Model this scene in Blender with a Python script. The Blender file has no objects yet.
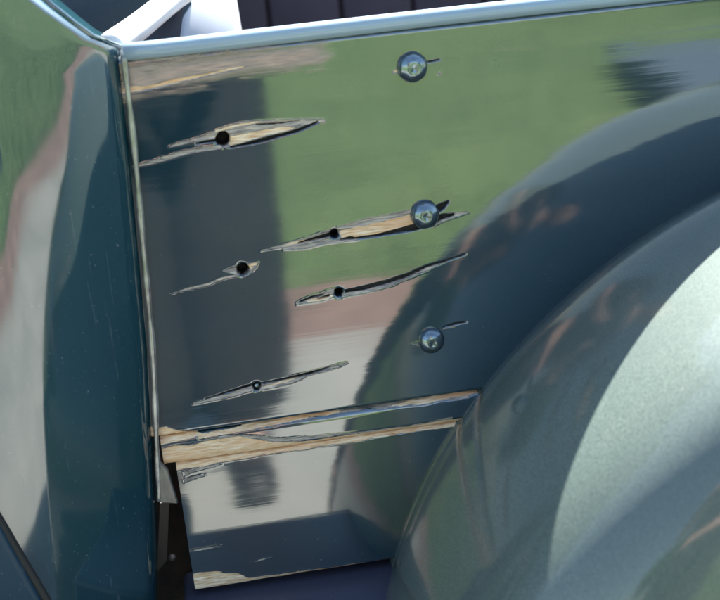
import bpy, bmesh, math, random
import numpy as np
from mathutils import Vector, Matrix
random.seed(7); rng = np.random.default_rng(7)
S = bpy.context.scene
COL = S.collection
R = math.radians

# ---------------------------------------------------------------- camera
TH, PI_, RO, F, L = R(7), R(20), R(5.25), 1200.0, .92
def vec(*a): return np.array(a, float)
D = vec(math.sin(TH)*math.cos(PI_), math.cos(TH)*math.cos(PI_), -math.sin(PI_))
_r = vec(math.cos(TH), -math.sin(TH), 0); _u = np.cross(_r, D)
RT = math.cos(RO)*_r - math.sin(RO)*_u
UP = math.sin(RO)*_r + math.cos(RO)*_u
CAM = vec(0, 0, .85) - L*D
cd = bpy.data.cameras.new('camera'); cam = bpy.data.objects.new('camera', cd); COL.objects.link(cam)
m = Matrix.Identity(4)
for i in range(3):
    m[i][0], m[i][1], m[i][2], m[i][3] = RT[i], UP[i], -D[i], CAM[i]
cam.matrix_world = m
cd.sensor_width = 36; cd.lens = 36*F/720; cd.clip_start = .02; cd.clip_end = 2000
cd.dof.use_dof = True; cd.dof.focus_distance = .95; cd.dof.aperture_fstop = 6.7
S.camera = cam

def P(x, y, Y=0.0):
    """point of the truck's side plane y=Y (metres) that was measured at x, y on the photograph"""
    q = D*F + RT*(x-360) - UP*(y-300)
    return CAM + q*((Y-CAM[1])/q[1])
def Q(X, Y, Z):
    """photo measurement coordinates of a point"""
    vx, vy, vz = X-CAM[0], Y-CAM[1], Z-CAM[2]
    k = vx*D[0]+vy*D[1]+vz*D[2]
    return 360+F*(vx*RT[0]+vy*RT[1]+vz*RT[2])/k, 300-F*(vx*UP[0]+vy*UP[1]+vz*UP[2])/k

# ---------------------------------------------------------------- sky and sun
SUN_EL, SUN_AZ = R(51), R(15.8)           # azimuth from +y (behind the truck) towards +x
W = bpy.data.worlds.new('World'); S.world = W; W.use_nodes = True
nt = W.node_tree; bg = nt.nodes['Background']
sk = nt.nodes.new('ShaderNodeTexSky'); sk.sky_type = 'NISHITA'; sk.sun_disc = False
sk.sun_elevation = SUN_EL; sk.sun_rotation = SUN_AZ; sk.air_density = 1.2; sk.dust_density = 1.5
nt.links.new(sk.outputs[0], bg.inputs[0]); bg.inputs[1].default_value = .068
sd = bpy.data.lights.new('sun', 'SUN'); sd.energy = 5.0; sd.angle = R(.5); sd.color = (1, .95, .88)
sun = bpy.data.objects.new('sun', sd); COL.objects.link(sun)
sv = Vector((math.sin(SUN_AZ)*math.cos(SUN_EL), math.cos(SUN_AZ)*math.cos(SUN_EL), math.sin(SUN_EL)))
sun.rotation_euler = sv.to_track_quat('Z', 'Y').to_euler(); sun.location = (2, 4, 6)
S.view_settings.view_transform = 'Standard'; S.view_settings.look = 'None'
S.view_settings.exposure = 2.5; S.view_settings.gamma = 1; S.view_settings.use_curve_mapping = False
S.render.engine = 'CYCLES'

# ---------------------------------------------------------------- helpers
def tag(o, label=None, cat=None, group=None, kind=None):
    if label: o['label'] = label
    if cat: o['category'] = cat
    if group: o['group'] = group
    if kind: o['kind'] = kind
    return o
def empty(name, loc, label, cat, group=None):
    o = bpy.data.objects.new(name, None); COL.objects.link(o); o.location = loc
    return tag(o, label, cat, group)
def mesh(name, vs, fs, mat, parent=None, smooth=True):
    me = bpy.data.meshes.new(name); me.from_pydata([tuple(map(float, v)) for v in vs], [], fs); me.update()
    o = bpy.data.objects.new(name, me); COL.objects.link(o); me.materials.append(mat)
    if smooth: me.polygons.foreach_set('use_smooth', [True]*len(me.polygons))
    if parent:
        o.parent = parent; o.matrix_parent_inverse = Matrix.Translation(-parent.location)
    return o
def fin(name, bm, mat, parent=None, smooth=True, bevel=0):
    if bevel:
        bmesh.ops.bevel(bm, geom=list(bm.edges), offset=bevel, segments=3, affect='EDGES', profile=.5)
    me = bpy.data.meshes.new(name); bm.to_mesh(me); bm.free(); me.materials.append(mat)
    o = bpy.data.objects.new(name, me); COL.objects.link(o)
    if smooth: me.polygons.foreach_set('use_smooth', [True]*len(me.polygons))
    if parent:
        o.parent = parent; o.matrix_parent_inverse = Matrix.Translation(-parent.location)
    return o
def box(bm, a, b):
    r = bmesh.ops.create_cube(bm, size=1)
    for v in r['verts']:
        v.co = Vector([(a[i]+b[i])/2 + v.co[i]*(b[i]-a[i]) for i in range(3)])
def hexa(bm, c8):
    v = [bm.verts.new(tuple(map(float, c))) for c in c8]
    for f in ((0,1,2,3),(7,6,5,4),(0,4,5,1),(1,5,6,2),(2,6,7,3),(3,7,4,0)): bm.faces.new([v[i] for i in f])
    bmesh.ops.recalc_face_normals(bm, faces=bm.faces)
def tube(pts, rad, n=14, cap=True):
    """vertices and faces of a tube along pts; rad is a number or one radius per point"""
    pts = [Vector(map(float, p)) for p in pts]; vs, fs = [], []
    rr = rad if hasattr(rad, '__len__') else [rad]*len(pts)
    for i, p in enumerate(pts):
        t = (pts[min(i+1, len(pts)-1)]-pts[max(i-1, 0)]).normalized()
        a = Vector((0, 1, 0)) if abs(t.y) < .9 else Vector((1, 0, 0))
        u = t.cross(a).normalized(); w = t.cross(u)
        for k in range(n):
            an = 2*math.pi*k/n; vs.append(p+rr[i]*(math.cos(an)*u+math.sin(an)*w))
    for i in range(len(pts)-1):
        for k in range(n):
            fs.append((i*n+k, i*n+(k+1) % n, (i+1)*n+(k+1) % n, (i+1)*n+k))
    if cap:
        fs.append(tuple(range(n))[::-1]); fs.append(tuple((len(pts)-1)*n+k for k in range(n)))
    return vs, fs
def spline(pts, n=8):
    pts = [np.array(p, float) for p in pts]; out = []
    for i in range(len(pts)-1):
        p0 = pts[max(i-1, 0)]; p1 = pts[i]; p2 = pts[i+1]; p3 = pts[min(i+2, len(pts)-1)]
        for k in range(n):
            t = k/n
            out.append(.5*((2*p1)+(p2-p0)*t+(2*p0-5*p1+4*p2-p3)*t*t+(-p0+3*p1-3*p2+p3)*t**3))
    out.append(pts[-1]); return out

# ---------------------------------------------------------------- materials
class M:
    def __init__(s, name):
        s.m = bpy.data.materials.new(name); s.m.use_nodes = True; s.t = s.m.node_tree
        s.b = s.t.nodes['Principled BSDF']; s.tc = s.t.nodes.new('ShaderNodeTexCoord')
    def n(s, ty, **k):
        o = s.t.nodes.new('ShaderNode'+ty)
        for a, v in k.items():
            if hasattr(o, a): setattr(o, a, v)
            else: o.inputs[a.replace('_', ' ')].default_value = v
        return o
    def l(s, a, b): s.t.links.new(a, b)
    def noise(s, scale=(1, 1, 1), detail=3, rough=.5, coord='Object'):
        mp = s.n('Mapping'); mp.inputs['Scale'].default_value = scale
        s.l(s.tc.outputs[coord], mp.inputs[0])
        no = s.n('TexNoise'); no.inputs['Scale'].default_value = 1
        no.inputs['Detail'].default_value = detail; no.inputs['Roughness'].default_value = rough
        s.l(mp.outputs[0], no.inputs['Vector']); return no.outputs[0]
    def ramp(s, src, stops):
        r = s.n('ValToRGB'); e = r.color_ramp.elements
        while len(e) < len(stops): e.new(.5)
        for i, (p, c) in enumerate(stops): e[i].position = p; e[i].color = (*c, 1) if len(c) == 3 else c
        s.l(src, r.inputs[0]); return r.outputs[0]
    def mix(s, f, a, b):
        x = s.n('Mix', data_type='RGBA')
        for v, i in ((f, 0), (a, 6), (b, 7)):
            if hasattr(v, 'is_linked'): s.l(v, x.inputs[i])
            else: x.inputs[i].default_value = (*v, 1) if isinstance(v, tuple) else v
        return x.outputs[2]
    def math(s, op, a, b=0.0, c=0.0):
        x = s.n('Math', operation=op)
        for i, v in enumerate((a, b, c)):
            if hasattr(v, 'is_linked'): s.l(v, x.inputs[i])
            else: x.inputs[i].default_value = v
        return x.outputs[0]
    def bump(s, h, dist, strength=1.0, prev=None):
        b = s.n('Bump'); b.inputs['Distance'].default_value = dist; b.inputs['Strength'].default_value = strength
        s.l(h, b.inputs['Height'])
        if prev: s.l(prev, b.inputs['Normal'])
        return b.outputs[0]
    def set(s, **k):
        for a, v in k.items():
            i = s.b.inputs[a.replace('_', ' ')]
            if hasattr(v, 'is_linked'): s.l(v, i)
            else: i.default_value = (*v, 1) if isinstance(v, tuple) and len(v) == 3 else v
        return s
def simple(name, col, rough=.5, metal=0.0, var=.25, sc=8, bumpd=0.0, ior=1.5):
    a = M(name); no = a.noise((sc, sc, sc), 4)
    lo = tuple(c*(1-var) for c in col); hi = tuple(min(1, c*(1+var)) for c in col)
    a.set(Base_Color=a.ramp(no, [(.3, lo), (.7, hi)]), Roughness=rough, Metallic=metal, IOR=ior)
    if bumpd: a.set(Normal=a.bump(a.noise((sc*6, sc*6, sc*6), 3), bumpd))
    return a.m

PAINT_IOR = 2.5
def board_mat(name, base):
    a = M(name)
    at = lambda k: a.n('Attribute', attribute_name=k).outputs['Fac']
    bare, grey, dark, faint = at('bare'), at('grey'), at('dark'), at('faint')
    fine = a.noise((70, 70, 900), 4, .6); med = a.noise((14, 20, 260), 3)
    jag = a.math('MULTIPLY', a.math('SUBTRACT', fine, .5), .55)
    jag2 = a.math('MULTIPLY', a.math('SUBTRACT', a.noise((300, 300, 900), 2), .5), .35)
    def thr(v, w=.07):
        mr = a.n('MapRange'); mr.interpolation_type = 'SMOOTHSTEP'
        a.l(a.math('ADD', a.math('ADD', v, jag), jag2), mr.inputs[0])
        mr.inputs[1].default_value = .5-w; mr.inputs[2].default_value = .5+w; return mr.outputs[0]
    tb, tg, td = thr(bare), thr(grey, .05), thr(dark, .12)
    paint = a.mix(a.noise((6, 6, 30), 3), base, tuple(c*1.5 for c in base))
    wood = a.ramp(fine, [(.25, (.42, .20, .09)), (.42, (.74, .50, .29)), (.58, (.92, .76, .56)), (.75, (.95, .89, .77))])
    wood = a.mix(a.ramp(a.noise((9, 9, 60), 3), [(.42, (0, 0, 0)), (.7, (1, 1, 1))]), wood, (.76, .46, .26))
    gr = a.ramp(a.math('MULTIPLY_ADD', fine, .65, a.math('MULTIPLY', med, .35)), [(.33, (.03, .026, .024)), (.43, (.20, .18, .17)), (.55, (.45, .39, .33)), (.72, (.85, .72, .56))])
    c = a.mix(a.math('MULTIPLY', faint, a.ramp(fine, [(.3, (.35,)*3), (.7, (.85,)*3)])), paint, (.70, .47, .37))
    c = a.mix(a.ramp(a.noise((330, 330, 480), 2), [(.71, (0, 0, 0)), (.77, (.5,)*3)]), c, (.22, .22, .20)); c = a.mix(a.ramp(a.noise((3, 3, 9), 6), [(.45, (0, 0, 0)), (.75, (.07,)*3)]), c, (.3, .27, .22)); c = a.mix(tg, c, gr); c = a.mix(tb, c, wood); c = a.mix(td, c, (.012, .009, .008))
    anyw = a.math('MAXIMUM', a.math('MAXIMUM', tb, td), a.math('MAXIMUM', a.math('MULTIPLY', tg, .8), a.math('MULTIPLY', faint, .75)))
    ro = a.math('MULTIPLY_ADD', anyw, .55, a.math('MULTIPLY_ADD', med, .06, .03))
    ior = a.math('MULTIPLY_ADD', anyw, 1.45-PAINT_IOR, PAINT_IOR)
    # brushed-paint ripple along the boards, and a broad waviness
    n1 = a.bump(a.noise((3, 3, 230), 3, .55), .000022, 1)
    n2 = a.bump(a.noise((5, 5, 22), 2), .00035, 1, n1)
    n3 = a.bump(a.math('MULTIPLY', fine, anyw), .0009, 1, n2)
    a.set(Base_Color=c, Roughness=ro, IOR=ior, Normal=n3)
    return a.m
BOARD = board_mat('worn_teal_board_paint', (.005, .027, .040))
def gloss(name, base, ior=PAINT_IOR, rough=.05, wav=.0004):
    a = M(name)
    dust = a.ramp(a.noise((420, 420, 420), 2), [(.70, (0, 0, 0)), (.76, (.5,)*3)])
    scr = a.ramp(a.noise((260, 260, 5), 2), [(.66, (0, 0, 0)), (.74, (.10,)*3)])
    haze = a.ramp(a.noise((4, 4, 2), 5), [(.4, (0, 0, 0)), (.7, (.025,)*3)])
    bc = a.mix(a.noise((5, 5, 5), 3), base, tuple(c*1.35 for c in base))
    bc = a.mix(dust, bc, (.25, .26, .25)); bc = a.mix(scr, bc, (.3, .33, .33)); bc = a.mix(haze, bc, (.3, .32, .30))
    a.set(Base_Color=bc, IOR=ior,
          Roughness=a.math('MULTIPLY_ADD', a.noise((30, 30, 30), 5), .05, rough),
          Normal=a.bump(a.noise((9, 9, 5), 2), wav, 1))
    return a.m
CABP = gloss('deep_teal_cab_paint', (.004, .036, .050), 2.15, .03, .0001)
WALLP = gloss('matt_teal_cab_back', (.006, .03, .055), 1.4, .4)
STEPP = gloss('blue_step_paint', (.05, .055, .085), 1.6, .33)
def fender_mat():
    a = M('metallic_grey_green_paint')
    vo = a.n('TexVoronoi'); vo.inputs['Scale'].default_value = 1700; a.l(a.tc.outputs['Object'], vo.inputs['Vector'])
    fl = a.ramp(vo.outputs['Color'], [(.2, (.048, .076, .068)), (.8, (.148, .195, .172))])
    fl = a.mix(a.noise((12, 12, 12), 4), fl, (.09, .12, .113))
    sx = a.n('SeparateColor'); a.l(vo.outputs['Color'], sx.inputs[0])
    a.set(Base_Color=fl, Metallic=.1, IOR=1.3, Roughness=.5, Coat_Weight=1.0, Coat_Roughness=.10, Coat_IOR=1.55,
          Normal=a.bump(sx.outputs[0], .00012, .6),
          Coat_Normal=a.bump(a.noise((7, 7, 7), 2), .0004, 1))
    return a.m
FEND = fender_mat()
RAILM = gloss('pale_blue_rail_enamel', (.24, .32, .39), 1.55, .10, .0001)
WHITE = simple('white_enamel', (.78, .80, .82), .3)
SEAM = simple('weathered_seam_bead', (.27, .27, .26), .22, .3, .6, 60, .0002, 2.2)
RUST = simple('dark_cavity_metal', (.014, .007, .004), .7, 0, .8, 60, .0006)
CLIP = simple('grey_clip_metal', (.20, .19, .175), .35, .4, .3, 60, .0003)
CHROME = M('scratched_bolt_metal')
CHROME.set(Base_Color=CHROME.ramp(CHROME.noise((260, 260, 260), 3), [(.3, (.14, .18, .20)), (.7, (.26, .32, .35))]), Metallic=.9,
           Roughness=.2, Normal=CHROME.bump(CHROME.noise((200, 200, 200), 2), .0003))
CHROME = CHROME.m
INNER = simple('dull_purple_grey_planks', (.060, .045, .062), .6, 0, .25, 6, .001)
RUBBER = simple('black_tyre_rubber', (.02, .02, .02), .7, 0, .2, 20)

# ================================================================ SETTING (ground in front, seen mirrored in the paint)
def sheet(name, x0, x1, y0, y1, z0, z1, mat):
    bm = bmesh.new(); box(bm, (x0, y0, z0), (x1, y1, z1)); return tag(fin(name, bm, mat, None, False), kind='structure')
g = M('lawn_soil_and_grass')
gc = g.ramp(g.noise((1.3, 1.3, 1.3), 6, .65), [(.3, (.095, .155, .05)), (.5, (.125, .195, .066)), (.7, (.165, .225, .085))])
g.set(Base_Color=gc, Roughness=.9, Normal=g.bump(g.noise((60, 60, 60), 4), .03)); LAWN = g.m
sheet('lawn', -300, 300, -300, 300, -.3, 0, LAWN)
c = M('pale_concrete')
c.set(Base_Color=c.ramp(c.noise((2.2, 2.2, 2.2), 8, .65), [(.3, (.20, .21, .19)), (.5, (.26, .27, .245)), (.7, (.31, .315, .285))]), Roughness=.85,
      Normal=c.bump(c.noise((90, 90, 90), 4), .002)); CONC = c.m
_n = c.n('SeparateXYZ'); c.l(c.tc.outputs['Object'], _n.inputs[0])
_e = c.math('ADD', c.math('MULTIPLY_ADD', c.noise((2.5, 2.5, 2.5), 6, .7), 1.6, -.8), c.math('MULTIPLY_ADD', _n.outputs[1], -2.6, -4.75))
c.set(Base_Color=c.mix(c.ramp(_e, [(.0, (0, 0, 0)), (.6, (.9,)*3)]), c.b.inputs['Base Color'].links[0].from_socket.node.outputs[0], (.20, .145, .12)))
sheet('driveway', -9, 9, -2.05, 4, -.2, .02, CONC)
DIRT = simple('red_brown_soil', (.20, .135, .11), .9, 0, .3, 5, .01)
sheet('soil_strip', -9, 9, -2.43, -2.053, -.2, .012, DIRT)

# ================================================================ THE TRUCK
truck = empty('pickup_truck', (0, .5, 0), 'dark teal vintage pickup with split, chipped wooden bed side and metallic grey-green rear fender', 'pickup truck')

# ---- damage marks and a soft tan patch on the boards, in photo measurement units (1 unit = 0.77 mm on the boards)
def sdf(px, py, poly):
    """signed distance to polygon, positive inside"""
    poly = np.array(poly, float); n = len(poly)
    d = np.full(px.shape, 1e9); ins = np.zeros(px.shape, bool)
    for i in range(n):
        a, b = poly[i], poly[(i+1) % n]
        e = b-a; wx, wy = px-a[0], py-a[1]
        t = np.clip((wx*e[0]+wy*e[1])/(e@e+1e-9), 0, 1)
        d = np.minimum(d, (wx-t*e[0])**2+(wy-t*e[1])**2)
        c1 = (a[1] > py) != (b[1] > py)
        with np.errstate(divide='ignore', invalid='ignore'):
            xi = a[0]+(py-a[1])*e[0]/(e[1] if e[1] else 1e-9)
        ins ^= c1 & (px < xi)
    d = np.sqrt(d); return np.where(ins, d, -d)
def line(pts, wd):
    """thin tapered streak as a polygon; wd = widths per point"""
    p = np.array(pts, float); t = np.gradient(p, axis=0); t /= np.linalg.norm(t, axis=1)[:, None]+1e-9
    nrm = np.c_[-t[:, 1], t[:, 0]]; w = np.array(wd)[:, None]/2
    return np.r_[p+nrm*w, (p-nrm*w)[::-1]]
BARE, GREY, DARK = [], [], []
HOLES = [(223, 139, 7.2), (334.5, 234, 4.6), (243, 269.5, 6.2), (339, 292.5, 4.4), (257, 386.5, 4.2)]
# split 1
GREY += [line([(168, 147.5), (190, 141.5), (213, 136), (222, 131), (240, 126), (275, 121)], [1, 4, 7, 6, 7, 2]),
         line([(135, 166.5), (152, 162.5), (180, 154), (205, 148.5), (222, 147)], [1.5, 3, 4, 5, 4]),
         line([(224, 147), (232, 135), (262, 127), (300, 122.5), (325, 120.5)], [4, 15, 12, 7, 1])]
BARE += [[(228, 137), (245, 134), (268, 129), (296, 127), (286, 131), (255, 139), (230, 145.5), (227, 142)],
         line([(215, 131), (232, 127), (258, 122.5)], [1, 2.6, 1])]
DARK += [line([(196, 144), (208, 141.5), (216, 141)], [1, 2.5, 2]), line([(230, 147.5), (262, 140.5), (295, 131.5), (318, 122)], [1.5, 3, 3, 1.5]),
         line([(256, 124.6), (275, 124), (300, 121)], [1, 1.6, .5])]
# split 2
GREY += [[(280, 246), (300, 239), (325, 231), (360, 220.5), (412, 209), (414, 216), (380, 222), (345, 231), (330, 238), (300, 246), (284, 249.5)],
         line([(283, 249), (305, 247), (328, 242), (360, 239.5)], [1, 4, 3.5, 1]), line([(432, 224), (450, 216), (468, 212)], [6, 4.5, 1]),
         line([(260, 251), (281, 247)], [.6, 1.8])]
BARE += [[(339, 231), (358, 227), (380, 222), (413, 214), (415, 224), (392, 231.5), (376, 235), (360, 238), (343, 239.5)],
         line([(286, 245), (300, 242), (322, 238)], [1, 3, 1.5])]
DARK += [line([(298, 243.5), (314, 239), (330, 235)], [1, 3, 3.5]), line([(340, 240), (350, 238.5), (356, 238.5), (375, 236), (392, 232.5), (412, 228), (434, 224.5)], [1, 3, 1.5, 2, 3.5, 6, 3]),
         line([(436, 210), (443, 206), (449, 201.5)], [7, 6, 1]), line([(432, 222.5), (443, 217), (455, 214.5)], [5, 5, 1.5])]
# split 3
GREY += [line([(297, 303.5), (315, 298), (337, 290)], [2, 7, 4]), line([(342, 296), (365, 291), (392, 283.5), (425, 270), (450, 260)], [4, 4, 4, 3, 1])]
BARE += [line([(306, 302), (322, 299), (334, 296)], [1.5, 3, 2])]
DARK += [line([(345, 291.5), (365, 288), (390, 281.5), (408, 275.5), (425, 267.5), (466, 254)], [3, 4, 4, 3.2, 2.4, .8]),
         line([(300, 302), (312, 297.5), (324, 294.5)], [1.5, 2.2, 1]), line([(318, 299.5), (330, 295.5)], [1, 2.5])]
# split 4
GREY += [[(223, 271), (235, 265), (258, 262), (256, 267), (247, 275.5), (238, 275)], line([(171, 293.5), (190, 288), (205, 284.5), (222, 279), (238, 275)], [.8, 2, 2.4, 1.6, 1.6])]
BARE += [line([(249, 268), (257, 263)], [4, 1])]
# split 5
GREY += [line([(194, 403.5), (215, 398.5), (238, 393), (256, 387)], [.8, 3, 5, 5]), line([(258, 388), (285, 382), (312, 373), (346, 363)], [5, 7, 4, .8])]
BARE += [line([(264, 387), (282, 382.5), (300, 377)], [1, 2.6, 1])]
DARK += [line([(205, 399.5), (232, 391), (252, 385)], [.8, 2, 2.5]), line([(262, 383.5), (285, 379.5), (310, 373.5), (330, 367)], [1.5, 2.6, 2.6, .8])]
# nicks round the bolts
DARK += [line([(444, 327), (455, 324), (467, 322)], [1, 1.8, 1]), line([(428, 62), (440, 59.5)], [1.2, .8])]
GREY += [line([(443, 329), (456, 326)], [1, 1]), line([(412, 344), (421, 344)], [1, 4]), line([(393, 73), (399, 70)], [3, 3]), line([(436, 76), (441, 73)], [1, 2])]
BARE += [line([(394, 72.5), (398, 71)], [2.5, 2])]
# top edge of the upper board
GREY += [line([(123, 93), (150, 87.5), (185, 79.5), (222, 71.5), (252, 65)], [5, 6, 4.5, 3, .8]), line([(128, 60), (160, 59), (200, 55), (240, 50)], [5, 3, 2, 1])]
BARE += [line([(122, 90.5), (131, 89.5), (140, 86.5)], [7, 6, 1]), line([(128, 92), (150, 87), (185, 79.5), (222, 71.5), (246, 66)], [3, 3.5, 3, 2, .6])]
# lower edge of the upper board and the moulding
BARE += [[(150, 427), (158, 427.5), (166, 426.5), (176, 430), (190, 431.5), (205, 434.5), (190, 439), (170, 443), (150, 447)],
         line([(198, 437), (230, 432), (262, 425.5), (300, 418), (340, 412)], [4, 4.5, 5, 5, 3]),
         line([(392, 407), (425, 402), (462, 395.5), (480, 392)], [1, 4, 3, 3])]
GREY += [line([(330, 414), (370, 408), (420, 402), (470, 394)], [3, 4.5, 7, 6])]
BARE += [[(154, 451), (175, 446), (190, 445), (215, 440), (238, 436.5), (252, 439), (264, 441), (290, 442), (310, 441), (345, 436), (390, 430), (452, 420), (474, 416), (474, 423), (452, 427), (400, 434), (340, 444), (300, 450), (262, 455), (240, 459), (200, 467), (168, 471), (160, 462)]]
GREY += [line([(205, 437), (240, 436), (280, 440), (350, 434), (405, 429), (452, 419)], [2, 2, 3, 3, 4, 4])]
# lower board
GREY += [line([(184, 474), (198, 469), (222, 464)], [3, 3, 1]), line([(184, 481), (205, 475)], [3, 1]), line([(181, 553), (200, 549.5), (221, 546)], [1.4, 2.2, 1]),
         line([(250, 563), (272, 557)], [.4, .9]),]
BARE += [[(180, 574), (190, 575.5), (201, 572.5), (214, 571), (226, 572.5), (238, 573), (250, 578), (300, 571.5), (345, 565.5), (392, 559), (393, 570), (340, 574), (280, 583), (230, 590), (183, 600)]]
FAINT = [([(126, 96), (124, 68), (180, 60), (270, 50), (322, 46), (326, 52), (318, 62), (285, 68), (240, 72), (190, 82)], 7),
         ([(130, 90), (128, 74), (190, 66), (250, 60), (245, 66), (190, 77)], 4)]  # soft tan patch along the top of the upper board

def field(px, py, polys, soft=1.0):
    out = np.zeros(px.shape)
    for poly in polys:
        poly = np.array(poly, float); x0, y0 = poly.min(0)-6; x1, y1 = poly.max(0)+6
        k = (px > x0) & (px < x1) & (py > y0) & (py < y1)
        if not k.any(): continue
        v = np.clip(.5+sdf(px[k], py[k], poly)/(4*soft), 0, 1)
        out[k] = np.maximum(out[k], v)
    return out
def fbm1(x, z, sx, sz, seed):
    """cheap value noise, numpy"""
    u, v = x*sx, z*sz; iu, iv = np.floor(u).astype(int), np.floor(v).astype(int)
    fu, fv = u-iu, v-iv; fu = fu*fu*(3-2*fu); fv = fv*fv*(3-2*fv)
    def h(a, b): return np.modf(np.abs(np.sin(a*127.1+b*311.7+seed)*43758.5453))[0]
    return (h(iu, iv)*(1-fu)+h(iu+1, iv)*fu)*(1-fv)+(h(iu, iv+1)*(1-fu)+h(iu+1, iv+1)*fu)*fv

def board(name, z0, z1, x0fn, x1, w, dx, dz, er, label=None, thick=.019, slope=0.0):
    """a board of the bed side as a relief: front face at y=-w, rounded long edges of radius er"""
    zs = z0+(z1-z0)*np.linspace(0, 1, int((z1-z0)/dz)+1)
    e = er*np.array([0, .06, .15, .3, .5, .75]); zs = np.unique(np.r_[z0+e, z1-e, zs[(zs > z0+er) & (zs < z1-er)]])
    ns = int((x1-min(x0fn(z0), x0fn(z1)))/dx)+1
    s = np.linspace(0, 1, ns); sx = np.unique(np.r_[0, .0008, .0016, .003, .0045, s[s > .005]]); ns = len(sx)
    Z = np.repeat(zs[:, None], ns, 1); X0 = np.array([x0fn(z) for z in zs])[:, None]
    X = X0+(x1-X0)*sx[None, :]
    px, py = Q(X, np.full_like(X, -w), Z)
    jx = (fbm1(X, Z, 60, 500, 1)-.5)*3; jy = (fbm1(X, Z, 90, 600, 2)-.5)*1.3
    a_b = field(px+jx, py+jy, BARE); a_g = field(px+jx, py+jy, GREY)-.10*(fbm1(X, Z, 45, 1100, 9)+fbm1(X, Z, 160, 1500, 5)-.6); a_g = np.clip(a_g, 0, 1); a_d = field(px, py+jy*.5, DARK, .8)
    a_f = np.zeros(px.shape)
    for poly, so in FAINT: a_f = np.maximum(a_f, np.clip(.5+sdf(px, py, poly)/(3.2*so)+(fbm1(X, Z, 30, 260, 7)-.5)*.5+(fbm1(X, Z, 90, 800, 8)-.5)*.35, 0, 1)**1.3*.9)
    h = np.zeros(px.shape)
    sm = lambda v, a, b: np.clip((v-a)/(b-a), 0, 1)**2*(3-2*np.clip((v-a)/(b-a), 0, 1))
    grain = fbm1(X, Z, 60, 1500, 3)
    wear = np.maximum(a_b, a_g)
    h += .00018*sm(wear, .15, .4)*(1-sm(wear, .42, .55))             # paint lifting along the split
    h -= sm(a_g, .4, .9)*(.00015+.0008*grain)
    h -= sm(a_b, .35, .9)*(.0004+.0010*grain)
    h -= sm(a_d, .3, .8)*.0030
    hole = np.zeros(px.shape)
    for hx, hy, hr in HOLES:
        k = (abs(px-hx) < 14) & (abs(py-hy) < 14)
        if not k.any(): continue
        r = np.hypot(px[k]-hx, py[k]-hy)*(1+.035*np.sin(3*np.arctan2(py[k]-hy, px[k]-hx)+hx)+.02*np.sin(7*np.arctan2(py[k]-hy, px[k]-hx)+hy)); h[k] -= (1-sm(r, hr-1.2, hr+.3))*.014+(.0006*(1-sm(r, hr, hr+2.5)))
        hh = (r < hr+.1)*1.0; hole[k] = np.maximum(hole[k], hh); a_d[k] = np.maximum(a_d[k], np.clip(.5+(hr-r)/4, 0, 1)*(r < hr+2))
    # long edges rounded, end grain edge eased
    for edge in (Z-z0, z1-Z):
        t = np.clip(1-edge/er, 0, 1); h -= er*(1-np.sqrt(np.clip(1-t*t, 0, 1)))
    Y = -(w+h)+slope*(z1-Z)
    nz = len(zs)
    V = np.stack([X, Y, Z], -1).reshape(-1, 3)
    i = np.arange(nz-1)[:, None]*ns+np.arange(ns-1)[None, :]
    Fq = np.stack([i, i+1, i+ns+1, i+ns], -1).reshape(-1, 4)
    # back and sides
    bot = np.arange(ns); top = (nz-1)*ns+np.arange(ns); lef = np.arange(nz)*ns; rig = lef+ns-1
    loop = np.r_[bot, rig[1:], top[::-1][1:], lef[::-1][1:-1]]
    B = V[loop].copy(); B[:, 1] = thick-w; nb = len(loop); o = len(V)
    V = np.r_[V, B]; k = np.arange(nb)
    Fs = np.stack([loop, o+k, o+(k+1) % nb, loop[(k+1) % nb]], -1)
    Fa = np.r_[Fq, Fs]
    me = bpy.data.meshes.new(name)
    me.vertices.add(len(V)); me.vertices.foreach_set('co', V.astype(np.float32).ravel())
    me.loops.add(Fa.size); me.loops.foreach_set('vertex_index', Fa.astype(np.int32).ravel())
    me.polygons.add(len(Fa)); me.polygons.foreach_set('loop_start', np.arange(0, Fa.size, 4, dtype=np.int32))
    me.update(calc_edges=True); me.polygons.foreach_set('use_smooth', np.ones(len(Fa), bool))
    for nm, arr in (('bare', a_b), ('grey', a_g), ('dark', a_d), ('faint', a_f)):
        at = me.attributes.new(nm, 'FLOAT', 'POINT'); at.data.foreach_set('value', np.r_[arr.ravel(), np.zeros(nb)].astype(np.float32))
    me.materials.append(BOARD); me.update()
    ob = bpy.data.objects.new(name, me); COL.objects.link(ob); ob.parent = truck; ob.matrix_parent_inverse = Matrix.Translation(-truck.location)
    if label: ob['label'] = label
    return ob

ZJ = .7595                                   # joint between the upper board and the moulding
sides = lambda z: -.158-.020*(1.05-z)/.3
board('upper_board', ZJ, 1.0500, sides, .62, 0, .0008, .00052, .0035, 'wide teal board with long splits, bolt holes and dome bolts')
board('moulding_strip', .7335, ZJ-.0012, lambda z: -.166, .30, -.0005, .0008, .0005, .006, 'narrow moulding with its painted edge worn to bare wood')
XL = P(181, 500)[0]
board('lower_board', .6150, .7325, lambda z: XL, .30, -.004, .0008, .0006, .003, 'short lower board with bare wood along its bottom edge')
# boards' dark backing behind the joints
bm = bmesh.new(); box(bm, (-.14, .020, .60), (.62, .03, 1.03)); fin('inner_lining', bm, RUST, truck, False)

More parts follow.
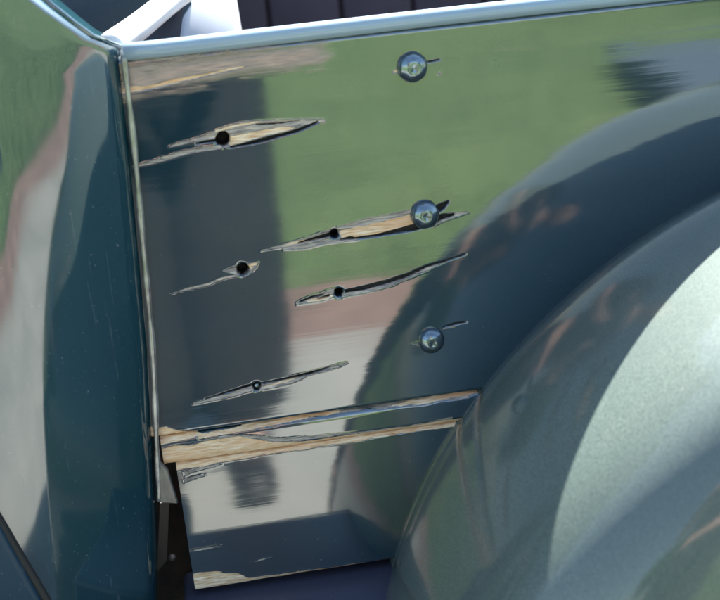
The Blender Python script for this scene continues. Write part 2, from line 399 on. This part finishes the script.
# ---- bolts
def bolt(px, py, rad, hgt, rot):
    c0 = P(px, py); vs, fs = [], []; n = 28
    prof = [(1.0, 0), (1.0, .16), (.97, .3), (.88, .52), (.72, .74), (.5, .9), (.3, .97), (.24, .93), (.0, .90)]
    for r, y in prof:
        for k in range(n):
            an = 2*math.pi*k/n+rot; fac = 1+.012*math.cos(6*(an-rot))*(1 if r > .45 else 0)
            vs.append((c0[0]+rad*r*fac*math.cos(an), c0[1]-hgt*y-.0006+.004*(y == 0), c0[2]+rad*r*fac*math.sin(an)))
    for i in range(len(prof)-1):
        for k in range(n): fs.append((i*n+k, i*n+(k+1) % n, (i+1)*n+(k+1) % n, (i+1)*n+k))
    b = mesh('bolt', vs, fs, CHROME, truck)
    me = b.data; me.update()
    return b
bolt(412, 67, .0112, .0085, .3); bolt(424.5, 214, .0110, .009, .1); bolt(431, 340, .0104, .008, .6)
# glinting stub of screw left in the lowest hole
q = P(257, 386.5); v, f = tube([(q[0], .012, q[2]), (q[0], .002, q[2]), (q[0], .001, q[2])], [.0022, .0022, .0014], 12)
mesh('screw_stub', v, f, CHROME, truck)

# ---- rail along the top of the bed side
zr = 1.0540
v, f = tube([(x, .002+.0012*math.sin(x*7), zr+.0006*math.sin(x*11)) for x in np.linspace(-.149, .75, 40)], .0072, 28)
for i, p in enumerate(v):                         # slightly flattened on top
    v[i] = Vector((p[0], p[1], zr+(p[2]-zr)*.86+.001))
mesh('top_rail', v, f, RAILM, truck)

# ---- rear fender: surface of revolution with a rolled crown
CX, CZ, FR = .4507, .4612, .467
prof = [tuple(q) for q in spline([(0, .467), (.022, .4755), (.055, .4830), (.10, .4885), (.15, .4902), (.20, .487), (.235, .480), (.262, .467), (.284, .443), (.298, .408), (.305, .365), (.309, .31), (.311, .24), (.312, .10)], 7)]
prof = [(-.015, FR+.0005), (-.004, FR+.0005)]+prof
vs, fs = [], []; NA = 220
ang = np.linspace(R(-8), R(215), NA)
for a in ang:
    for w, r in prof: vs.append((CX+r*math.cos(a), -w, CZ+r*math.sin(a)))
np_ = len(prof)
for i in range(NA-1):
    for k in range(np_-1): fs.append((i*np_+k, (i+1)*np_+k, (i+1)*np_+k+1, i*np_+k+1))
fe = mesh('rear_fender', vs, fs, FEND, truck)
# wheel under the fender
tyre = [(CX, -.02, .36), (CX, -.16, .36)]
v, f = tube([(CX, .06, .35), (CX, .03, .35), (CX, -.05, .35), (CX, -.08, .35)], [.28, .33, .33, .28], 48)
wh = mesh('wheel', v, f, RUBBER, truck)

# ---- running board / fender apron below the boards
bm = bmesh.new(); box(bm, (-.168, -.105, .57), (.02, .05, .608)); fin('running_board', bm, STEPP, truck, True, .006)

bm = bmesh.new(); box(bm, (-1.2, -.38, .47), (-.17, .0, .50)); fin('running_board', bm, STEPP, truck, True, .008)  # unseen step added under the cab to darken the cab's lower reflection

# ---- cab corner panel
seam_px = [(121, 40), (122, 55), (133, 150), (143, 260), (151, 350), (155, 440), (158, 500), (159, 560), (159, 620)]
seam = [P(x-1, y) for x, y in seam_px]
sz_ = np.array([s[2] for s in seam])[::-1]; sx_ = np.array([s[0] for s in seam])[::-1]
def seamx(z): return float(np.interp(z, sz_, sx_))
plan = spline([(.0, .03), (.0, .006), (-.005, -.009), (-.016, -.019), (-.044, -.037), (-.092, -.060), (-.155, -.080), (-.23, -.095), (-.32, -.103), (-.43, -.105), (-.70, -.098), (-1.1, -.07)], 8)
def cab_pt(z, p): 
    bulge = -.010*math.cos((z-.85)*2.6)
    return (seamx(z)+p[0]-.001, p[1]+bulge*min(1, -p[0]/.08 if p[0] < 0 else 0), z)
TOPZ = P(105, 50)[2]
vs, fs = [], []; zz = np.linspace(.40, TOPZ, 80)
for z in zz:
    for p in plan: vs.append(cab_pt(z, p))
n = len(plan)
for i in range(len(zz)-1):
    for k in range(n-1): fs.append((i*n+k, i*n+k+1, (i+1)*n+k+1, (i+1)*n+k))
PLX = [-q[0] for q in plan[16:]]; PLY = [cab_pt(TOPZ, q)[1] for q in plan[16:]]
# upper part: the rear edge sweeps forward above the rail
N2 = 26; base = len(vs)
for i in range(1, N2+1):
    t = i/N2; z = TOPZ+.30*t
    off = -.085*(t*1.9)**.8 if t < .9 else -.085*1.9
    off = -.004-.20*(1-math.exp(-t*1.35*1.2))
    for p in plan:
        q = cab_pt(TOPZ, p); xe = seamx(TOPZ)-.001
        xn = q[0]+off*(1+p[0]/1.12); e = xe+off-xn
        yf = float(np.interp(xe-xn, PLX, PLY)); rr = math.sqrt(min(1, max(0, e+.0005)/.0045))
        yn = yf*(1+(rr-1)*min(1, t*6)) if p[1] < .004 else p[1]+(yf*.0)
        vs.append((xn, yn, z))
for i in range(N2):
    a0 = (len(zz)-1)*n if i == 0 else base+(i-1)*n; a1 = base+i*n
    for k in range(n-1): fs.append((a0+k, a0+k+1, a1+k+1, a1+k))
mesh('cab_side_panel', vs, fs, CABP, truck)
# rolled edge along the rear of the cab side above the rail
ed = []
for i in range(0, N2+1):
    q = vs[((len(zz)-1)*n if i == 0 else base+(i-1)*n)+10]; ed.append((q[0]+.001, q[1]+.004, q[2]))
v, f = tube(ed, .0022, 10); mesh('cab_edge_bead', v, f, CABP, truck)
# rear wall of the cab going back behind that edge
bv, bf = [], []
for i in range(0, N2+1):
    q = vs[((len(zz)-1)*n if i == 0 else base+(i-1)*n)+9]
    for yy, dx in ((q[1]+.002, 0), (.06, -.02), (.2, -.06), (.5, -.08), (1.2, -.1)): bv.append((q[0]+dx, yy+.002, q[2]))
for i in range(N2):
    for k in range(4): bf.append((i*5+k, i*5+k+1, (i+1)*5+k+1, (i+1)*5+k))
mesh('cab_rear_wall', bv, bf, WALLP, truck)
a = [vec(-.42, .09, 1.0), vec(-.095, .34, 1.0), vec(-.095, .34, 1.45), vec(-.42, .09, 1.45)]; a += [p+vec(-.006, .008, 0) for p in a]
bm = bmesh.new(); hexa(bm, a); fin('cab_back_panel', bm, WALLP, truck, False)
# seam bead between cab and bed side
sp = spline([P(x+1.5, y, -.003) for x, y in seam_px[1:7]], 10)
v, f = tube(sp, [.0021+.0004*math.sin(i*.9) for i in range(len(sp))], 12); mesh('seam_bead', v, f, SEAM, truck)

# cavity between cab and lower board: back plate, clip, screw
bm = bmesh.new(); box(bm, (-.30, .055, .45), (XL+.03, .07, .756)); fin('cavity_plate', bm, RUST, truck, False)
c8 = [P(159, 462, -.004), P(168, 471, -.004), P(178, 504, -.006), P(160, 503, -.006)]
c8 += [p+vec(0, .006, 0) for p in c8]
bm = bmesh.new(); hexa(bm, c8); fin('clip', bm, CLIP, truck, True, .0012)
c8 = [P(160, 503, .006), P(169, 503, .006), P(167, 560, .008), P(157, 572, .008)]; c8 += [p+vec(0, .003, 0) for p in c8]
bm = bmesh.new(); hexa(bm, c8); fin('bracket', bm, simple('dull_bracket', (.02, .014, .011), .5), truck, False)
q = P(172, 557, .0545)
bm = bmesh.new(); bmesh.ops.create_uvsphere(bm, u_segments=14, v_segments=8, radius=.0032, matrix=Matrix.Translation(q)); fin('screw_head', bm, CLIP, truck)
# lower front panel below the cab side, with its dark gap
def quad_slab(name, px, Y, th, mat, bev=.002):
    a = [P(x, y, Y) for x, y in px]; a += [p+vec(0, th, 0) for p in a]
    bm = bmesh.new(); hexa(bm, a); return fin(name, bm, mat, truck, True, bev)
quad_slab('lower_front_panel', [(-160, 250), (-8, 512), (47, 612), (-160, 640)], -.085, .02, WALLP, .005)
gp = spline([P(x, y, -.079) for x, y in [(-60, 425), (-8, 508), (20, 555), (50, 606), (70, 650)]], 6)
v, f = tube(gp, .0032, 10); mesh('gap_line', v, f, RUBBER, truck)  # dark tube drawn in for the open gap

# ---- bed seen over the rail: front header bar, far side of vertical planks
hb = [P(108, 49, .012), P(138, 27, .10), P(168, 3, .20), P(205, -24, .30)]
v, f = tube(spline(hb, 6), [.0105]*19, 18); mesh('header_bar', v, f, WHITE, truck)
bm = bmesh.new()
a = [P(140, 52, .20), P(178, 52, .20), P(186, -6, .22), P(150, -6, .22)]; a += [p+vec(0, .01, 0) for p in a]
hexa(bm, a); fin('header_panel', bm, simple('grey_header', (.05, .055, .07), .5), truck, False)
Yb = 1.25; x0 = P(268, 12, Yb)[0]; x1 = P(341, 8, Yb)[0]; pw = x1-x0
for k in range(-5, 13):
    bm = bmesh.new(); xa = x0+pw*k
    box(bm, (xa+.003, Yb, .5), (xa+pw-.003, Yb+.02, 1.18)); fin('far_side_plank', bm, INNER, truck, True, .004)
bm = bmesh.new(); box(bm, (-.8, Yb+.012, .5), (2, Yb+.03, 1.17)); fin('far_side_backing', bm, RUST, truck, False)
bm = bmesh.new(); box(bm, (-.4, .075, .66), (1.9, 1.24, .69)); fin('bed_floor', bm, INNER, truck, False)
# cab body forward, so the truck casts its own shadow
bm = bmesh.new(); box(bm, (-1.55, -.02, .42), (-.40, 1.30, 1.10)); fin('cab_body', bm, CABP, truck, True, .03)
bm = bmesh.new(); box(bm, (-1.50, .12, 1.62), (-.26, 1.18, 1.68)); fin('cab_roof', bm, CABP, truck, True, .02)
for xx in (-1.48, -.33):
    for yy in (.16, 1.10):
        bm = bmesh.new(); box(bm, (xx, yy, 1.05), (xx+.05, yy+.05, 1.64)); fin('roof_pillar', bm, CABP, truck, True, .01)

# ================================================================ white object standing in the bed
a = [P(172, 60, .30), P(247, 60, .30), P(233, -22, .36), P(186, -22, .36)]; b_ = [p+vec(.002, .10, 0) for p in a]
bm = bmesh.new(); hexa(bm, a+b_); wb = fin('white_container', bm, WHITE, None, True, .008)
tag(wb, 'bright white tapered container standing in the bed behind the rail', 'container')

# ================================================================ photographer, seen only mirrored in the paint
def skin(name, chain, mat, parent, sub=2):
    """chain: list of (point, radius, parent index)"""
    me = bpy.data.meshes.new(name); me.from_pydata([c[0] for c in chain], [(c[2], i) for i, c in enumerate(chain) if c[2] is not None], [])
    o = bpy.data.objects.new(name, me); COL.objects.link(o)
    md = o.modifiers.new('s', 'SKIN')
    for i, c in enumerate(chain):
        r = c[1] if isinstance(c[1], tuple) else (c[1], c[1]); me.skin_vertices[0].data[i].radius = r
        me.skin_vertices[0].data[i].use_root = (i == 0)
    md.use_smooth_shade = True
    s = o.modifiers.new('b', 'SUBSURF'); s.levels = s.render_levels = sub
    me.materials.append(mat)
    if parent: o.parent = parent; o.matrix_parent_inverse = Matrix.Translation(-parent.location)
    return o
DENIM = simple('faded_dark_trousers', (.013, .013, .013), .85, 0, .3, 30)
SHIRT = simple('dark_grey_shirt', (.02, .024, .03), .85, 0, .3, 20)
SKINM = simple('skin', (.66, .42, .32), .5, 0, .08, 20)
HAIR = simple('brown_hair', (.05, .03, .02), .6)
SHOE = simple('black_shoe', (.015, .015, .015), .5)
px0, py0 = -.178, -1.36
man = empty('person', (px0, py0, .02), 'person in dark clothes holding a compact camera, mirrored faintly in the bed side', 'person')
cx, cy, cz = CAM
body = [((px0, py0, .98), (.15, .10), None), ((px0, py0, 1.12), (.14, .10), 0), ((px0, py0+.02, 1.30), (.16, .11), 1), ((px0, py0+.03, 1.42), (.12, .09), 2),
        ((px0, py0+.05, 1.50), .055, 3), ((px0, py0+.06, 1.56), .05, 4), ((px0, py0+.10, 1.62), (.075, .09), 5), ((px0, py0+.10, 1.70), (.075, .09), 6), ((px0, py0+.09, 1.76), .05, 7)]
for s in (-1, 1):
    i = len(body)
    body += [((px0+s*.19, py0+.02, 1.41), .055, 3), ((px0+s*.23, py0+.04, 1.13), .043, i), ((cx+s*.075, cy-.10, cz-.03), .028, i+1), ((cx+s*.065, cy-.055, cz-.012), (.03, .02), i+2)]
for s in (-1, 1):
    i = len(body)
    body += [((px0+s*.085, py0, .88), .095, 0), ((px0+s*.085, py0+.02, .50), .062, i), ((px0+s*.085, py0, .12), .042, i+1), ((px0+s*.09, py0+.02, .06), .04, i+2), ((px0+s*.095, py0+.15, .045), (.04, .025), i+3)]
skin('body', body, SKINM, man)
tr = [((px0, py0, 1.02), (.165, .12), None), ((px0, py0, .96), (.165, .12), 0)]
for s in (-1, 1):
    i = len(tr); tr += [((px0+s*.088, py0, .84), .135, 1), ((px0+s*.09, py0+.01, .50), .125, i), ((px0+s*.09, py0, .12), .115, i+1)]
skin('trousers', tr, DENIM, man)
sh = [((px0, py0, .97), (.17, .125), None), ((px0, py0, 1.15), (.16, .12), 0), ((px0, py0+.02, 1.32), (.18, .13), 1), ((px0, py0+.03, 1.44), (.11, .09), 2)]
for s in (-1, 1):
    i = len(sh); sh += [((px0+s*.19, py0+.02, 1.42), .068, 3), ((px0+s*.225, py0+.035, 1.16), .06, i)]
skin('shirt', sh, SHIRT, man)
skin('hair', [((px0, py0+.06, 1.62), (.07, .06), None), ((px0, py0+.06, 1.70), (.088, .085), 0), ((px0, py0+.085, 1.765), (.08, .09), 1)], HAIR, man)
for s in (-1, 1):
    skin('shoe', [((px0+s*.087, py0-.03, .065), (.045, .05), None), ((px0+s*.092, py0+.07, .06), (.047, .04), 0), ((px0+s*.097, py0+.19, .048), (.043, .027), 1)], SHOE, man)
    for k in range(4):     # fingers curled round the camera
        zf = cz+.018-.014*k; xs = cx+s*.062
        skin('finger', [((xs, cy-.050, zf), .009, None), ((xs+s*.006, cy-.03, zf), .0085, 0), ((xs-s*.006, cy-.012, zf), .008, 1), ((xs-s*(.028-.003*k), cy-.010, zf), .007, 2)], SKINM, man, 1)
    skin('thumb', [((cx+s*.062, cy-.055, cz-.012), .011, None), ((cx+s*.05, cy-.065, cz+.0), .0105, 0), ((cx+s*.03, cy-.062, cz+.008), .009, 1)], SKINM, man, 1)
bm = bmesh.new(); box(bm, (cx-.05, cy-.045, cz-.03), (cx+.05, cy-.022, cz+.032)); 
co = fin('compact_camera', bm, simple('black_camera_shell', (.02, .02, .022), .4), None, True, .004)
tag(co, 'small black compact camera held up in both hands', 'camera')
v, f = tube([(cx, cy-.023, cz), (cx, cy-.012, cz)], .02, 24); mesh('lens', v, f, RUBBER, None).parent = co

# ================================================================ trees and hedge across the lawn (mirrored in the fender)
BARK = simple('bark', (.11, .075, .05), .9, 0, .3, 12, .02)
leafm = M('foliage'); leafm.set(Base_Color=leafm.ramp(leafm.noise((1.2, 1.2, 1.2), 4), [(.3, (.03, .06, .015)), (.7, (.075, .12, .03))]), Roughness=.6)
leafm = leafm.m
def leaves(name, c, rad, cnt, size, parent, lumps=14):
    cs = rng.normal(size=(lumps, 3)); cs /= np.linalg.norm(cs, axis=1)[:, None]; cs *= rng.uniform(.3, .75, (lumps, 1))
    k = rng.integers(0, lumps, cnt); d = rng.normal(size=(cnt, 3)); d /= np.linalg.norm(d, axis=1)[:, None]
    p = (cs[k]+d*rng.uniform(.15, .42, (cnt, 1)))*np.array(rad)+np.array(c)
    a = rng.normal(size=(cnt, 3)); a /= np.linalg.norm(a, axis=1)[:, None]; b = np.cross(a, rng.normal(size=(cnt, 3))); b /= np.linalg.norm(b, axis=1)[:, None]
    a *= size; b *= size*.6
    V = np.stack([p-a, p+b, p+a, p-b], 1).reshape(-1, 3); me = bpy.data.meshes.new(name)
    me.vertices.add(len(V)); me.vertices.foreach_set('co', V.astype(np.float32).ravel())
    me.loops.add(4*cnt); me.loops.foreach_set('vertex_index', np.arange(4*cnt, dtype=np.int32)); me.polygons.add(cnt)
    me.polygons.foreach_set('loop_start', np.arange(0, 4*cnt, 4, dtype=np.int32)); me.update(calc_edges=True); me.materials.append(leafm)
    o = bpy.data.objects.new(name, me); COL.objects.link(o)
    if parent: o.parent = parent; o.matrix_parent_inverse = Matrix.Translation(-parent.location)
    return o
def tree(x, y, h, r, label):
    t = empty('tree', (x, y, 0), label, 'tree', None)
    v, f = tube([(x, y, -.1), (x+.05, y, h*.25), (x-.04, y+.05, h*.5), (x, y, h*.8)], [.05*h*.5, .035*h*.5, .025*h*.5, .01*h], 12); mesh('trunk', v, f, BARK, t)
    for k in range(5):
        an = k*1.3+x; z0 = h*(.35+.07*k)
        v, f = tube([(x, y, z0), (x+math.cos(an)*r*.4, y+math.sin(an)*r*.4, z0+h*.14), (x+math.cos(an)*r*.7, y+math.sin(an)*r*.7, z0+h*.22)], [.02*h*.5, .012*h*.5, .004*h], 8); mesh('limb', v, f, BARK, t)
    leaves('crown', (x, y, h*.66), (r*1.1, r*1.1, h*.42), 9000, .10, t)
tree(6.5, -11, 5.2, 1.9, 'broad leafy tree across the lawn, reflected in the lower right of the fender')
tree(12.5, -15, 6.5, 2.4, 'taller leafy tree farther right, behind the broad one across the lawn')
tree(-7, -15, 5.6, 2.2, 'leafy tree on the far left side of the lawn beyond the cab')
hd = leaves('hedge', (6.7, -8.2, .75), (4.6, .7, 1.0), 22000, .06, None, 60)
tag(hd, 'long dark green hedge along the far edge of the lawn', 'hedge')
STONE = simple('added_block_slate_grey', (.085, .115, .15), .55, 0, .15, 6, .003)
ST2 = simple('added_block_dark', (.05, .055, .06), .8, 0, .3, 9, .01)
bl = empty('reflection_block', (2.6, -4.1, 0), 'low slate-topped block added on the lawn for the wedge mirrored at upper right of the boards', 'stone block')  # made-up block, added to shape the wedge in the boards' reflection
bm = bmesh.new(); box(bm, (2.02, -5.0, -.05), (2.9, -3.3, .10)); fin('base', bm, ST2, bl, False, .01)
bm = bmesh.new(); box(bm, (1.98, -5.04, .102), (2.94, -3.26, .145)); fin('cap', bm, STONE, bl, False, .008)
# short grass
cnt = 60000
gx = rng.uniform(-6, 8, cnt); gy = -2.44-rng.uniform(0, 1, cnt)**1.5*7; an = rng.uniform(0, 6.28, cnt); hh = rng.uniform(.02, .05, cnt)
V = np.stack([np.stack([gx-.005*np.cos(an), gy-.005*np.sin(an), np.zeros(cnt)], 1), np.stack([gx+.005*np.cos(an), gy+.005*np.sin(an), np.zeros(cnt)], 1),
              np.stack([gx+.02*np.sin(an), gy-.02*np.cos(an), hh], 1)], 1).reshape(-1, 3)
me = bpy.data.meshes.new('grass'); me.vertices.add(len(V)); me.vertices.foreach_set('co', V.astype(np.float32).ravel())
me.loops.add(3*cnt); me.loops.foreach_set('vertex_index', np.arange(3*cnt, dtype=np.int32)); me.polygons.add(cnt)
me.polygons.foreach_set('loop_start', np.arange(0, 3*cnt, 3, dtype=np.int32)); me.update(calc_edges=True); me.materials.append(LAWN)
go = bpy.data.objects.new('grass', me); COL.objects.link(go); tag(go, 'short mown grass of the lawn', 'grass', None, 'stuff')
